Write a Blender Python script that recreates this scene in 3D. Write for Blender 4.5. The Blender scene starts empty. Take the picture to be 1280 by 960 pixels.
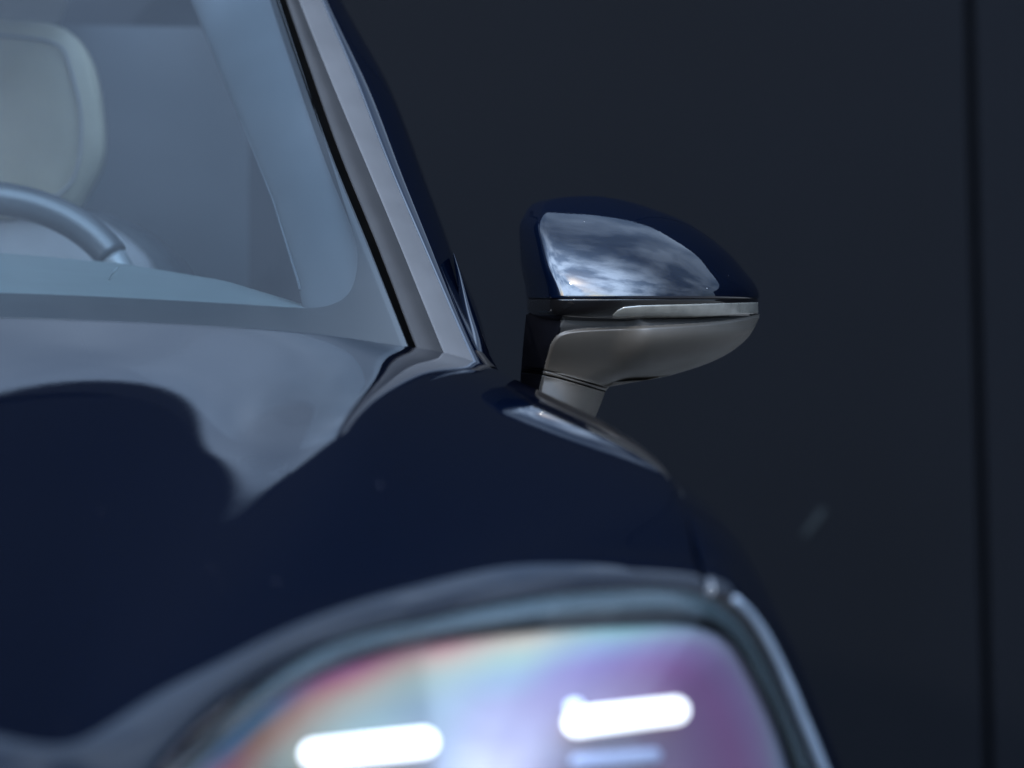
import bpy, math, random
import numpy as np
from mathutils import Vector, Matrix

# ------------------------------------------------------------------ camera, sky, sun, exposure
scene = bpy.context.scene
C = bpy.data.collections.new("place"); scene.collection.children.link(C)
F = 4800.0            # focal length in photograph pixels (135 mm lens)
CZ = 0.88             # camera height

cam_d = bpy.data.cameras.new("camera"); cam = bpy.data.objects.new("camera", cam_d); C.objects.link(cam)
cam.location = (0, 0, CZ); cam.rotation_euler = (math.radians(90), 0, 0)
cam_d.sensor_width = 36; cam_d.lens = 135; cam_d.clip_start = 0.05; cam_d.clip_end = 400
cam_d.dof.use_dof = True; cam_d.dof.focus_distance = 4.2; cam_d.dof.aperture_fstop = 3.6
scene.camera = cam

SUN = Vector((-0.50, -0.76, 0.42)).normalized()      # direction towards the sun
EXPOSURE = 0.75
w = bpy.data.worlds.new("World"); scene.world = w; w.use_nodes = True
nt = w.node_tree; N = nt.nodes; L = nt.links
bg = N['Background']; bg.inputs['Strength'].default_value = 0.12
sky = N.new('ShaderNodeTexSky'); sky.sky_type = 'NISHITA'; sky.sun_disc = False
sky.sun_elevation = math.asin(SUN.z); sky.sun_rotation = math.atan2(SUN.x, SUN.y)
sky.air_density = 1.0; sky.dust_density = 1.0
tc = N.new('ShaderNodeTexCoord');
SKYW = 2.7
def wnoise(scale, detail, rough, dist):
    n = N.new('ShaderNodeTexNoise'); n.noise_dimensions = '4D'; n.inputs['W'].default_value = SKYW; n.inputs['Scale'].default_value = scale; n.inputs['Detail'].default_value = detail
    n.inputs['Roughness'].default_value = rough; n.inputs['Distortion'].default_value = dist
    L.new(tc.outputs['Generated'], n.inputs['Vector']); return n
n1 = wnoise(1.6, 6, 0.5, 0.3); n2 = wnoise(3.4, 6, 0.50, 0.2)
cr = N.new('ShaderNodeValToRGB'); L.new(n1.outputs['Fac'], cr.inputs['Fac'])
cr.color_ramp.elements[0].position = 0.30; cr.color_ramp.elements[0].color = (.08, .08, .08, 1)
cr.color_ramp.elements[1].position = 0.55; cr.color_ramp.elements[1].color = (1, 1, 1, 1)
cc = N.new('ShaderNodeValToRGB'); L.new(n2.outputs['Fac'], cc.inputs['Fac'])
cc.color_ramp.elements[0].position = 0.40; cc.color_ramp.elements[0].color = (2.4, 3.5, 5.4, 1)
cc.color_ramp.elements[1].position = 0.60; cc.color_ramp.elements[1].color = (6.2, 8.2, 11.4, 1)
mx = N.new('ShaderNodeMix'); mx.data_type = 'RGBA'
L.new(cr.outputs['Color'], mx.inputs[0]); L.new(sky.outputs[0], mx.inputs[6]); L.new(cc.outputs['Color'], mx.inputs[7])
# thin cloud glows around the veiled sun
nv = N.new('ShaderNodeVectorMath'); nv.operation = 'DOT_PRODUCT'; L.new(tc.outputs['Generated'], nv.inputs[0]); nv.inputs[1].default_value = SUN
hm = N.new('ShaderNodeMapRange'); hm.interpolation_type = 'SMOOTHSTEP'; hm.inputs[1].default_value = 0.0; hm.inputs[2].default_value = 1.0; hm.inputs[3].default_value = .8; hm.inputs[4].default_value = 9.5
L.new(nv.outputs['Value'], hm.inputs[0])
sca = N.new('ShaderNodeVectorMath'); sca.operation = 'SCALE'; L.new(mx.outputs[2], sca.inputs[0]); L.new(hm.outputs[0], sca.inputs['Scale'])
L.new(sca.outputs[0], bg.inputs['Color'])

sd = bpy.data.lights.new("sun", 'SUN'); sun = bpy.data.objects.new("sun", sd); C.objects.link(sun)
sd.energy = 2.0; sd.angle = math.radians(1.9); sd.color = (1.0, 0.95, 0.88)
sun.rotation_euler = (-SUN).to_track_quat('-Z', 'Y').to_euler(); sun.location = (-4, -6, 6)
scene.view_settings.view_transform = 'Standard'; scene.view_settings.look = 'None'
scene.view_settings.exposure = EXPOSURE; scene.view_settings.gamma = 1
scene.cycles.max_bounces = 10; scene.cycles.transparent_max_bounces = 12
scene.cycles.glossy_bounces = 6; scene.cycles.caustics_reflective = False; scene.cycles.caustics_refractive = False
scene.cycles.sample_clamp_indirect = 6

# ------------------------------------------------------------------ maths helpers
def P(px, py, Y):
    """the place seen at photograph pixel (px, py) and Y metres in front of the camera"""
    return np.array([(px - 640.0) * Y / F, Y, CZ - (py - 480.0) * Y / F])

def nat(t, D):
    """second derivatives of a natural cubic spline through D (n x k) at t"""
    n = len(t); A = np.zeros((n, n)); B = np.zeros((n, D.shape[1])); A[0, 0] = A[-1, -1] = 1
    for i in range(1, n - 1):
        h0 = t[i] - t[i-1]; h1 = t[i+1] - t[i]
        A[i, i-1] = h0; A[i, i] = 2 * (h0 + h1); A[i, i+1] = h1
        B[i] = 6 * ((D[i+1] - D[i]) / h1 - (D[i] - D[i-1]) / h0)
    return np.linalg.solve(A, B)

def spl(t, D, q):
    t = np.asarray(t, float); D = np.asarray(D, float); one = D.ndim == 1
    if one: D = D[:, None]
    M = nat(t, D); q = np.clip(np.asarray(q, float), t[0], t[-1])
    i = np.clip(np.searchsorted(t, q, side='right') - 1, 0, len(t) - 2)
    h = (t[i+1] - t[i]); a = ((t[i+1] - q) / h)[:, None]; b = ((q - t[i]) / h)[:, None]; hh = (h * h)[:, None] / 6
    R = a * D[i] + b * D[i+1] + ((a**3 - a) * M[i] + (b**3 - b) * M[i+1]) * hh
    return R[:, 0] if one else R

def bsp(n, q):
    """clamped uniform cubic B-spline basis, n controls, q in 0..1 -> (len(q), n)"""
    k = 3; kn = np.concatenate([np.zeros(k), np.linspace(0, 1, n - k + 1), np.ones(k)])
    q = np.clip(q, 0, 1 - 1e-9); B = np.zeros((len(q), len(kn) - 1))
    for i in range(len(kn) - 1): B[:, i] = (q >= kn[i]) & (q < kn[i+1])
    for d in range(1, k + 1):
        nb = np.zeros((len(q), len(kn) - 1 - d))
        for i in range(len(kn) - 1 - d):
            a = kn[i+d] - kn[i]; b = kn[i+d+1] - kn[i+1]
            if a > 0: nb[:, i] += (q - kn[i]) / a * B[:, i]
            if b > 0: nb[:, i] += (kn[i+d+1] - q) / b * B[:, i+1]
        B = nb
    return B

def tsurf(D, qr, qc):
    """tensor-product C2 surface through the grid D (rows x cols x 3); q in index units"""
    D = np.asarray(D, float); r, c, k = D.shape
    X = spl(np.arange(r), D.reshape(r, c * k), qr).reshape(len(qr), c, k)
    X = X.transpose(1, 0, 2); X = spl(np.arange(c), X.reshape(c, -1), qc).reshape(len(qc), len(qr), k)
    return X.transpose(1, 0, 2)

def unit(v): return v / np.maximum(np.linalg.norm(v, axis=-1, keepdims=True), 1e-12)
def gnorm(G):
    du = np.gradient(G, axis=0); dv = np.gradient(G, axis=1); return unit(np.cross(dv, du))
def sstep(a, b, x): t = np.clip((x - a) / (b - a), 0, 1); return t * t * (3 - 2 * t)

# ------------------------------------------------------------------ object helpers
def mesh_obj(name, V, Fc, mat, parent=None, smooth=True, uv=None):
    me = bpy.data.meshes.new(name); me.from_pydata([tuple(map(float, v)) for v in V], [], [tuple(map(int, f)) for f in Fc])
    if smooth: me.polygons.foreach_set('use_smooth', [True] * len(me.polygons))
    if uv is not None:
        l = me.uv_layers.new(name='UVMap'); li = np.zeros(len(me.loops), int); me.loops.foreach_get('vertex_index', li)
        l.data.foreach_set('uv', np.asarray(uv, float)[li].ravel())
    me.update(); o = bpy.data.objects.new(name, me); C.objects.link(o)
    if mat: me.materials.append(mat)
    if parent: o.parent = parent; o.matrix_parent_inverse = Matrix.Identity(4)
    return o
def grid_faces(r, c, wrap_r=False, wrap_c=False, base=0):
    f = []
    for i in range(r if wrap_r else r - 1):
        for j in range(c if wrap_c else c - 1):
            a = i * c + j; b = i * c + (j + 1) % c; d = ((i + 1) % r) * c + j; e = ((i + 1) % r) * c + (j + 1) % c
            f.append((base + a, base + b, base + e, base + d))
    return f
def grid_obj(name, G, mat, parent=None, wrap_r=False, wrap_c=False, uv=None, flip=False):
    r, c, _ = G.shape; f = grid_faces(r, c, wrap_r, wrap_c)
    if flip: f = [x[::-1] for x in f]
    return mesh_obj(name, G.reshape(-1, 3), f, mat, parent, uv=uv)
def flange(G, edge, rad, depth, Nn, steps=6):
    """roll the given edge of a panel over a radius and down into its gap"""
    if edge in ('r0', 'r1'):
        e = G[0] if edge == 'r0' else G[-1]; inn = G[1] if edge == 'r0' else G[-2]; n = Nn[0] if edge == 'r0' else Nn[-1]
    else:
        e = G[:, 0] if edge == 'c0' else G[:, -1]; inn = G[:, 1] if edge == 'c0' else G[:, -2]; n = Nn[:, 0] if edge == 'c0' else Nn[:, -1]
    t = e - inn; tg = np.gradient(e, axis=0); tg = unit(tg); t = t - (t * tg).sum(-1, keepdims=True) * tg; t = unit(t)
    n = unit(n - (n * t).sum(-1, keepdims=True) * t)
    rings = []
    for k in range(1, steps + 1):
        a = math.pi / 2 * k / steps; rings.append(e + t * rad * math.sin(a) - n * rad * (1 - math.cos(a)))
    rings.append(rings[-1] - n * depth)
    R = np.array(rings)
    if edge == 'r0': return np.concatenate([R[::-1], G], 0)
    if edge == 'r1': return np.concatenate([G, R], 0)
    R = R.transpose(1, 0, 2)
    if edge == 'c0': return np.concatenate([R[:, ::-1], G], 1)
    return np.concatenate([G, R], 1)
def panel(name, G, mat, parent, edges, flip_n=False):
    for e, rad, dep in edges:
        Nn = gnorm(G); Nn = -Nn if flip_n else Nn
        G = flange(G, e, rad, dep, Nn)
    return grid_obj(name, G, mat, parent)
def tube(name, pts, rad, mat, parent=None, seg=14, closed=False, flat=1.0):
    pts = np.asarray(pts, float); n = len(pts); rad = np.ones(n) * rad
    tg = unit(np.gradient(pts, axis=0)); up = np.array([0, 0, 1.0]) if abs(tg[0][2]) < .9 else np.array([0, 1.0, 0])
    G = []
    u = unit(np.cross(tg[0], up))
    for i in range(n):
        u = unit(u - tg[i] * (u @ tg[i])); v = np.cross(tg[i], u)
        G.append([pts[i] + rad[i] * (math.cos(a) * u + flat * math.sin(a) * v) for a in np.linspace(0, 2*math.pi, seg, endpoint=False)])
    G = np.array(G); V = list(G.reshape(-1, 3)); f = grid_faces(n, seg, False, True)
    if not closed:
        V += [pts[0], pts[-1]]; a = len(V) - 2
        for j in range(seg):
            f.append((a, (j + 1) % seg, j)); f.append((a + 1, (n-1)*seg + j, (n-1)*seg + (j + 1) % seg))
    return mesh_obj(name, V, f, mat, parent)
def empty(name, loc, **kw):
    o = bpy.data.objects.new(name, None); C.objects.link(o); o.location = loc; o.empty_display_size = .1
    for k, v in kw.items(): o[k] = v
    return o
def child_of(o, root):
    """parts are modelled in place: keep them there under an Empty that stands elsewhere"""
    o.parent = root; o.matrix_parent_inverse = Matrix.Translation(-Vector(root.location))

# ------------------------------------------------------------------ materials
def principled(name, col, rough=.5, metal=0, coat=0, coat_rough=.02, ior=1.5, spec=.5, sheen=0):
    m = bpy.data.materials.new(name); m.use_nodes = True; b = m.node_tree.nodes['Principled BSDF']
    b.inputs['Base Color'].default_value = (*col, 1); b.inputs['Roughness'].default_value = rough
    b.inputs['Metallic'].default_value = metal; b.inputs['Coat Weight'].default_value = coat
    b.inputs['Coat Roughness'].default_value = coat_rough; b.inputs['IOR'].default_value = ior
    b.inputs['Specular IOR Level'].default_value = spec; b.inputs['Sheen Weight'].default_value = sheen
    return m
def vary(m, amount=.25, scale=6, bump=0, bscale=300, rough_var=0, detail=6, dist=.001):
    """uneven colour, sheen and grain, so that no surface is perfectly flat"""
    t = m.node_tree; b = t.nodes['Principled BSDF']; tc = t.nodes.new('ShaderNodeTexCoord')
    n = t.nodes.new('ShaderNodeTexNoise'); n.inputs['Scale'].default_value = scale; n.inputs['Detail'].default_value = detail
    t.links.new(tc.outputs['Object'], n.inputs['Vector'])
    mr = t.nodes.new('ShaderNodeMapRange'); mr.inputs[1].default_value = .3; mr.inputs[2].default_value = .7
    mr.inputs[3].default_value = 1 - amount; mr.inputs[4].default_value = 1 + amount; t.links.new(n.outputs['Fac'], mr.inputs[0])
    mul = t.nodes.new('ShaderNodeVectorMath'); mul.operation = 'SCALE'; mul.inputs[0].default_value = tuple(b.inputs['Base Color'].default_value)[:3]
    t.links.new(mr.outputs[0], mul.inputs['Scale']); t.links.new(mul.outputs[0], b.inputs['Base Color'])
    if rough_var:
        r = b.inputs['Roughness'].default_value; m2 = t.nodes.new('ShaderNodeMapRange')
        m2.inputs[1].default_value = .3; m2.inputs[2].default_value = .7; m2.inputs[3].default_value = r - rough_var; m2.inputs[4].default_value = r + rough_var
        t.links.new(n.outputs['Fac'], m2.inputs[0]); t.links.new(m2.outputs[0], b.inputs['Roughness'])
    if bump:
        nb = t.nodes.new('ShaderNodeTexNoise'); nb.inputs['Scale'].default_value = bscale; nb.inputs['Detail'].default_value = 3
        t.links.new(tc.outputs['Object'], nb.inputs['Vector']); bp = t.nodes.new('ShaderNodeBump')
        bp.inputs['Strength'].default_value = bump; bp.inputs['Distance'].default_value = dist
        t.links.new(nb.outputs['Fac'], bp.inputs['Height']); t.links.new(bp.outputs[0], b.inputs['Normal'])
    return m
def paint_mat(name):
    m = principled(name, (.004, .012, .050), .45, 0, 1.0, .015, 1.5, 0); t = m.node_tree; b = t.nodes['Principled BSDF']
    tc = t.nodes.new('ShaderNodeTexCoord'); v = t.nodes.new('ShaderNodeTexVoronoi'); v.inputs['Scale'].default_value = 1400
    t.links.new(tc.outputs['Object'], v.inputs['Vector'])
    mr = t.nodes.new('ShaderNodeMapRange'); mr.inputs[3].default_value = .75; mr.inputs[4].default_value = 1.3
    t.links.new(v.outputs['Color'], mr.inputs[0])
    s = t.nodes.new('ShaderNodeVectorMath'); s.operation = 'SCALE'; s.inputs[0].default_value = (.0003, .0009, .0030)
    t.links.new(mr.outputs[0], s.inputs['Scale']); t.links.new(s.outputs[0], b.inputs['Base Color'])
    # a few specks of dust on the lacquer
    v2 = t.nodes.new('ShaderNodeTexVoronoi'); v2.inputs['Scale'].default_value = 75; t.links.new(tc.outputs['Object'], v2.inputs['Vector'])
    lt = t.nodes.new('ShaderNodeMath'); lt.operation = 'LESS_THAN'; lt.inputs[1].default_value = .045; t.links.new(v2.outputs['Distance'], lt.inputs[0])
    sp = t.nodes.new('ShaderNodeSeparateColor'); t.links.new(v2.outputs['Color'], sp.inputs[0])
    gt = t.nodes.new('ShaderNodeMath'); gt.operation = 'GREATER_THAN'; gt.inputs[1].default_value = .955; t.links.new(sp.outputs[0], gt.inputs[0])
    an = t.nodes.new('ShaderNodeMath'); an.operation = 'MULTIPLY'; t.links.new(lt.outputs[0], an.inputs[0]); t.links.new(gt.outputs[0], an.inputs[1])
    dm = t.nodes.new('ShaderNodeMix'); dm.data_type = 'RGBA'; t.links.new(an.outputs[0], dm.inputs[0]); t.links.new(s.outputs[0], dm.inputs[6]); dm.inputs[7].default_value = (.22, .21, .2, 1)
    t.links.new(dm.outputs[2], b.inputs['Base Color'])
    # faint haze and orange peel in the lacquer
    n = t.nodes.new('ShaderNodeTexNoise'); n.inputs['Scale'].default_value = 9; n.inputs['Detail'].default_value = 8
    t.links.new(tc.outputs['Object'], n.inputs['Vector'])
    m2 = t.nodes.new('ShaderNodeMapRange'); m2.inputs[1].default_value = .35; m2.inputs[2].default_value = .75; m2.inputs[3].default_value = .01; m2.inputs[4].default_value = .022
    t.links.new(n.outputs['Fac'], m2.inputs[0]); t.links.new(m2.outputs[0], b.inputs['Coat Roughness'])
    n3 = t.nodes.new('ShaderNodeTexNoise'); n3.inputs['Scale'].default_value = 260; n3.inputs['Detail'].default_value = 1
    t.links.new(tc.outputs['Object'], n3.inputs['Vector']); bp = t.nodes.new('ShaderNodeBump')
    bp.inputs['Strength'].default_value = .015; bp.inputs['Distance'].default_value = .001
    t.links.new(n3.outputs['Fac'], bp.inputs['Height']); t.links.new(bp.outputs[0], b.inputs['Coat Normal'])
    return m
def clear_mat(name, tint=(1, 1, 1), ior=1.5, rough=.0, gain=1.0, haze=0.0):
    m = bpy.data.materials.new(name); m.use_nodes = True; t = m.node_tree; t.nodes.clear()
    o = t.nodes.new('ShaderNodeOutputMaterial'); tr = t.nodes.new('ShaderNodeBsdfTransparent'); tr.inputs[0].default_value = (*tint, 1)
    gl = t.nodes.new('ShaderNodeBsdfGlossy'); gl.inputs['Roughness'].default_value = rough
    fr = t.nodes.new('ShaderNodeFresnel'); fr.inputs[0].default_value = ior
    mu = t.nodes.new('ShaderNodeMath'); mu.operation = 'MULTIPLY'; mu.inputs[1].default_value = gain; mu.use_clamp = True
    t.links.new(fr.outputs[0], mu.inputs[0]); mix = t.nodes.new('ShaderNodeMixShader')
    t.links.new(mu.outputs[0], mix.inputs[0]); t.links.new(tr.outputs[0], mix.inputs[1]); t.links.new(gl.outputs[0], mix.inputs[2])
    last = mix
    if haze:   # thin film of dust on the glass
        d = t.nodes.new('ShaderNodeBsdfDiffuse'); d.inputs[0].default_value = (.45, .45, .44, 1)
        tc = t.nodes.new('ShaderNodeTexCoord'); n = t.nodes.new('ShaderNodeTexNoise'); n.inputs['Scale'].default_value = 5; n.inputs['Detail'].default_value = 8
        t.links.new(tc.outputs['Object'], n.inputs['Vector']); k = t.nodes.new('ShaderNodeMath'); k.operation = 'MULTIPLY'; k.inputs[1].default_value = haze * 2
        t.links.new(n.outputs['Fac'], k.inputs[0]); m3 = t.nodes.new('ShaderNodeMixShader')
        t.links.new(k.outputs[0], m3.inputs[0]); t.links.new(mix.outputs[0], m3.inputs[1]); t.links.new(d.outputs[0], m3.inputs[2]); last = m3
    t.links.new(last.outputs[0], o.inputs[0]); return m
def emit_mat(name, col, s):
    m = bpy.data.materials.new(name); m.use_nodes = True; b = m.node_tree.nodes['Principled BSDF']
    b.inputs['Base Color'].default_value = (.8, .8, .8, 1); b.inputs['Emission Color'].default_value = (*col, 1); b.inputs['Emission Strength'].default_value = s
    return m

PAINT = paint_mat('deep_blue_paint')
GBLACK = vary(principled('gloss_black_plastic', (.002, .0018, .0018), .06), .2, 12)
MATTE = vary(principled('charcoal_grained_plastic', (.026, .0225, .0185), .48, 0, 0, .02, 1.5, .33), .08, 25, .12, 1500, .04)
RUBBER = vary(principled('black_rubber', (.0015, .0015, .0015), .8, 0, 0, .02, 1.5, 0), .2, 20)
TRIMG = vary(principled('dark_grey_satin_trim', (.012, .0115, .0115), .5, 0, 0, .02, 1.5, .06), .12, 18, rough_var=.05)
TRIML = vary(principled('silver_grey_satin_trim', (.033, .0325, .033), .5, 0, 0, .02, 1.5, .06), .08, 18, rough_var=.04)
GLASS = clear_mat('windscreen_glass', (.80, .88, .90), 1.52, 0, 1.85, .003)
SIDEGL = clear_mat('tinted_side_glass', (.35, .42, .45), 1.52, 0, 1.6, .01)
FRIT = vary(principled('printed_black_border', (.010, .011, .012), .25), .1, 20)
LENS = clear_mat('headlamp_lens', (.97, .98, .99), 1.5, 0.03, .7)
LEATHER = vary(principled('beige_leather', (.36, .335, .25), .5), .08, 14, .25, 420)
LEATHER2 = vary(principled('grey_leather', (.22, .22, .225), .55), .08, 14, .25, 420)
DARKL = vary(principled('dark_leather', (.022, .026, .030), .38), .12, 14, .25, 420)
DASH = vary(principled('dash_padding', (.07, .085, .085), .5), .08, 20, .3, 500)
LINER = vary(principled('pale_headliner_cloth', (.26, .27, .28), .85), .06, 20, .3, 700)
CABIN = vary(principled('dark_cabin_trim', (.012, .015, .019), .7), .15, 8)
SILVER = principled('satin_silver', (.11, .12, .125), .45, .2)
PTRIM = vary(principled('pale_pillar_cloth', (.036, .042, .048), .85), .08, 20, .3, 700)

# ------------------------------------------------------------------ the setting: ground and wall
GROUND = vary(principled('worn_asphalt', (.105, .090, .074), .85), .12, .7, .4, 40, .05, 9, .004)
mesh_obj('ground', [(-120, -150, 0), (120, -150, 0), (120, 150, 0), (-120, 150, 0)], [(0, 1, 2, 3)], GROUND, smooth=False)['kind'] = 'structure'

WALLM = vary(principled('black_blue_cladding', (.0011, .0014, .0021), .6, 0, 0, .02, 1.5, .02), .30, .5, .05, 60, .08, 6, .002)
WY, WH, PW = 8.4, 4.45, 2.4
wall = empty('dark_wall', (0, WY, 0), label='tall near-black panelled facade behind the car with one upright joint in view', category='wall')
lean = math.radians(1.45)      # the joints run slightly out of plumb in the photograph
def wall_box(x0, x1, y0, y1, z0, z1, b):
    V = []
    for (yy, ins) in ((y1, 0), (y0 + b, 0), (y0, b)):
        for (x, z) in ((x0 + ins, z0 + ins), (x1 - ins, z0 + ins), (x1 - ins, z1 - ins), (x0 + ins, z1 - ins)):
            V.append((x - (z - .88) * math.tan(lean), yy, z))
    f = []
    for k in (0, 4):
        for j in range(4): f.append((k + j, k + (j + 1) % 4, k + 4 + (j + 1) % 4, k + 4 + j))
    f += [(8, 9, 10, 11), (3, 2, 1, 0)]; return V, f
xs = (1225 - 640) * WY / F
for k in range(-6, 6):
    x0 = xs + (k - 1) * PW
    V, f = wall_box(x0 + .008, x0 + PW - .008, WY, WY + .05, .02, WH, .006)
    o = mesh_obj('wall_panel', V, f, WALLM, smooth=False); child_of(o, wall)
V, f = wall_box(xs - 7 * PW, xs + 5 * PW, WY + .045, WY + .30, 0.0, WH - .03, .001)
o = mesh_obj('backing', V, f, RUBBER, smooth=False); child_of(o, wall)
sc_ = np.array([P(1002, 668, WY), P(1008, 670, WY), P(1033, 640, WY), P(1026, 634, WY)]); sc_[:, 1] = WY - .004
V = list(sc_) + list(sc_ + np.array([0, .003, 0]))
o = mesh_obj('scuff_mark', V, [(0, 1, 2, 3), (4, 5, 1, 0), (5, 6, 2, 1), (6, 7, 3, 2), (7, 4, 0, 3)], principled('pale_scuff', (.0058, .0072, .008), .7, 0, 0, .02, 1.5, .02), smooth=False); child_of(o, wall)

# ------------------------------------------------------------------ the car
YAW = math.radians(12); EX = np.array([math.cos(YAW), math.sin(YAW), 0]); EY = np.array([-math.sin(YAW), math.cos(YAW), 0])
corner = P(512, 434, 4.02)
C0 = corner - .72 * EX - .2 * .72**2 * EY; C0[2] = corner[2]
car = empty('parked_car', (float(C0[0]), float(C0[1]), 0), label='glossy deep blue car parked nose towards the viewer with its headlight on', category='car')
PAR = Matrix.Translation(-Vector(car.location))
def part(o, parent=None):
    o.parent = parent or car
    o.matrix_parent_inverse = PAR if (parent is None or parent is car) else Matrix.Identity(4)
    return o
def carxyz(xc, yc, z): return C0 * np.array([1, 1, 0]) + xc * EX + yc * EY + np.array([0, 0, z])

# --- bonnet and front wing: one continuous form, split along the shut line
R0 = [(-1000,1060,2.42),(-370,1040,2.34),(-50,1060,2.36),(100,1050,2.40),(196,955,2.50),(335,823,2.67),(520,751,2.83),(710,716,2.91),(882,720,3.00),(932,748,3.03),(974,808,3.06),(1008,885,3.08),(1040,965,3.10),(1085,1150,3.12)]
R1 = [(-1000,900,2.62),(-370,880,2.54),(-50,880,2.55),(90,860,2.56),(210,812,2.70),(365,752,2.82),(540,708,2.92),(715,688,3.00),(872,688,3.08),(930,722,3.11),(980,785,3.14),(1013,860,3.16),(1045,950,3.17),(1085,1140,3.18)]
R2 = [(-1000,730,3.0),(-370,715,2.95),(-50,710,2.97),(120,700,3.01),(270,680,3.06),(415,655,3.11),(560,635,3.16),(790,625,3.22),(856,628,3.25),(915,668,3.28),(960,740,3.31),(985,830,3.33),(1005,950,3.34),(1030,1150,3.35)]
R3 = [(-1000,590,3.3),(-370,575,3.24),(-50,570,3.26),(155,566,3.31),(322,560,3.36),(442,553,3.41),(560,550,3.46),(772,560,3.52),(828,582,3.54),(868,616,3.57),(905,675,3.60),(930,760,3.62),(945,880,3.63),(960,1100,3.64)]
R4 = [(-1000,490,3.58),(-370,478,3.52),(-50,472,3.55),(160,470,3.60),(325,468,3.65),(440,468,3.70),(550,480,3.74),(698,503,3.79),(750,533,3.82),(788,572,3.85),(820,615,3.87),(840,690,3.89),(850,800,3.90),(860,1050,3.91)]
R5 = [(-1000,408,3.86),(-370,396,3.76),(-50,396,3.80),(110,400,3.86),(260,407,3.91),(400,418,3.96),(487,430,3.99),(560,441,4.03),(620,461,4.06),(662,490,4.10),(700,535,4.13),(725,600,4.15),(735,720,4.16),(740,1000,4.17)]
# heights of the bonnet rows (metres), columns from beyond the centre line to the crest over the lamp
ZT = {1: (.668, .686, .682, .668, .6975, .7285, .7435, .7560), 2: (.750, .769, .765, .756, .7700, .7980, .796, .788),
      3: (.816, .833, .829, .820, .8335, .8580, .8525, .8290), 4: (.878, .895, .893, .8855, .8830, .8945, .893, .8640)}
def setz(row, k):
    return [(px, 480 - (ZT[k][i] - CZ) * F / Y, Y) if i < 8 else (px, py, Y) for i, (px, py, Y) in enumerate(row)]
ZT[.5] = (.632, .651, .647, .639, .662, .7045, .7305, .7455)
R05 = [(-1000,900,2.47),(-370,880,2.40),(-50,880,2.41),(97,860,2.45),(203,812,2.55),(348,752,2.71),(530,708,2.86),(712,688,2.94),(878,706,3.03),(931,737,3.06),(977,799,3.09),(1011,876,3.11),(1042,959,3.12),(1085,1147,3.14)]
D = np.array([[P(*p) for p in r] for r in (R0, setz(R05, .5), setz(R1, 1), setz(R2, 2), setz(R3, 3), setz(R4, 4), R5)])
qr = np.concatenate([np.linspace(0, 1, 20)[:-1], np.linspace(1, 6, 121)]); SH = 8
low = D[:, -1:].copy(); low[:, :, 2] = .27; D = np.concatenate([D, low], 1)   # the wing runs on down to the sill
low = D[:, -1:].copy(); low[:, :, 2] = .27; D = np.concatenate([D, low], 1)   # the wing runs on down to the sill
G = tsurf(D, qr, np.linspace(0, SH - .08, 150))
panel('bonnet', G, PAINT, None, [('r0', .014, .02), ('r1', .005, .03), ('c1', .004, .02)]); part(bpy.data.objects['bonnet'])
G = tsurf(D, qr, np.linspace(SH + .08, 14, 118))
panel('front_wing', G, PAINT, None, [('r0', .013, .02), ('c0', .004, .02)]); part(bpy.data.objects['front_wing'])
G = tsurf(D, qr, np.linspace(SH - .2, SH + .2, 7)); G = G - gnorm(G) * .016
part(grid_obj('shut_gap', G, RUBBER))

# door skin and rear body beyond the wing
Gd = []
for yc in np.linspace(-.02, 2.4, 14):
    base = D[6][9:] + EY * (yc + .01) + EX * .02 * math.sin(yc * 1.2)
    Gd.append(spl(np.arange(6), base, np.linspace(0, 5, 28)))
part(grid_obj('door', np.array(Gd), PAINT))

# --- windscreen: an analytic curved sheet
TS = math.tan(math.radians(35))
def ws(px, py, off=0.0):
    """where the pixel ray meets the windscreen sheet (off: metres outward)"""
    lo, hi = 2.5, 7.0
    def f(Y):
        p = P(px, py, Y) - C0; x = p @ EX; y = p @ EY; dz = p[2] - off
        return (y - .2 * x * x) * TS - dz - .05 * (y - .2*x*x)**2
    for _ in range(50):
        m = (lo + hi) / 2
        if f(m) > 0: hi = m
        else: lo = m
    return P(px, py, (lo + hi) / 2)
# left edge of the black seal, by picture height
SEALY = [480, 430, 300, 200, 100, 0, -60]; SEALX = [528, 508, 456, 415, 379, 345, 326]
def seal_x(py): return float(spl(SEALY[::-1], SEALX[::-1], [py])[0])
def base_y(px): return float(np.interp(px, [-1200, -370, 0, 250, 400, 520], [412, 400, 402, 411, 422, 440]))
def ws_grid(xl, n=60, m=60, off=0.0, y0f=base_y, y1=-62, inset=0):
    G = []
    for v in np.linspace(0, 1, m):
        row = []
        for u in np.linspace(0, 1, n):
            y0 = y0f(xl + u * (515 - xl)); py = y0 + v * (y1 - y0); xr = seal_x(py) + inset
            px = xl + u * (xr - xl); row.append(ws(px, py, off))
        G.append(row)
    return np.array(G)
Gw = ws_grid(-1150)
part(grid_obj('windscreen', Gw, GLASS))
wind = bpy.data.objects['windscreen']
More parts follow.
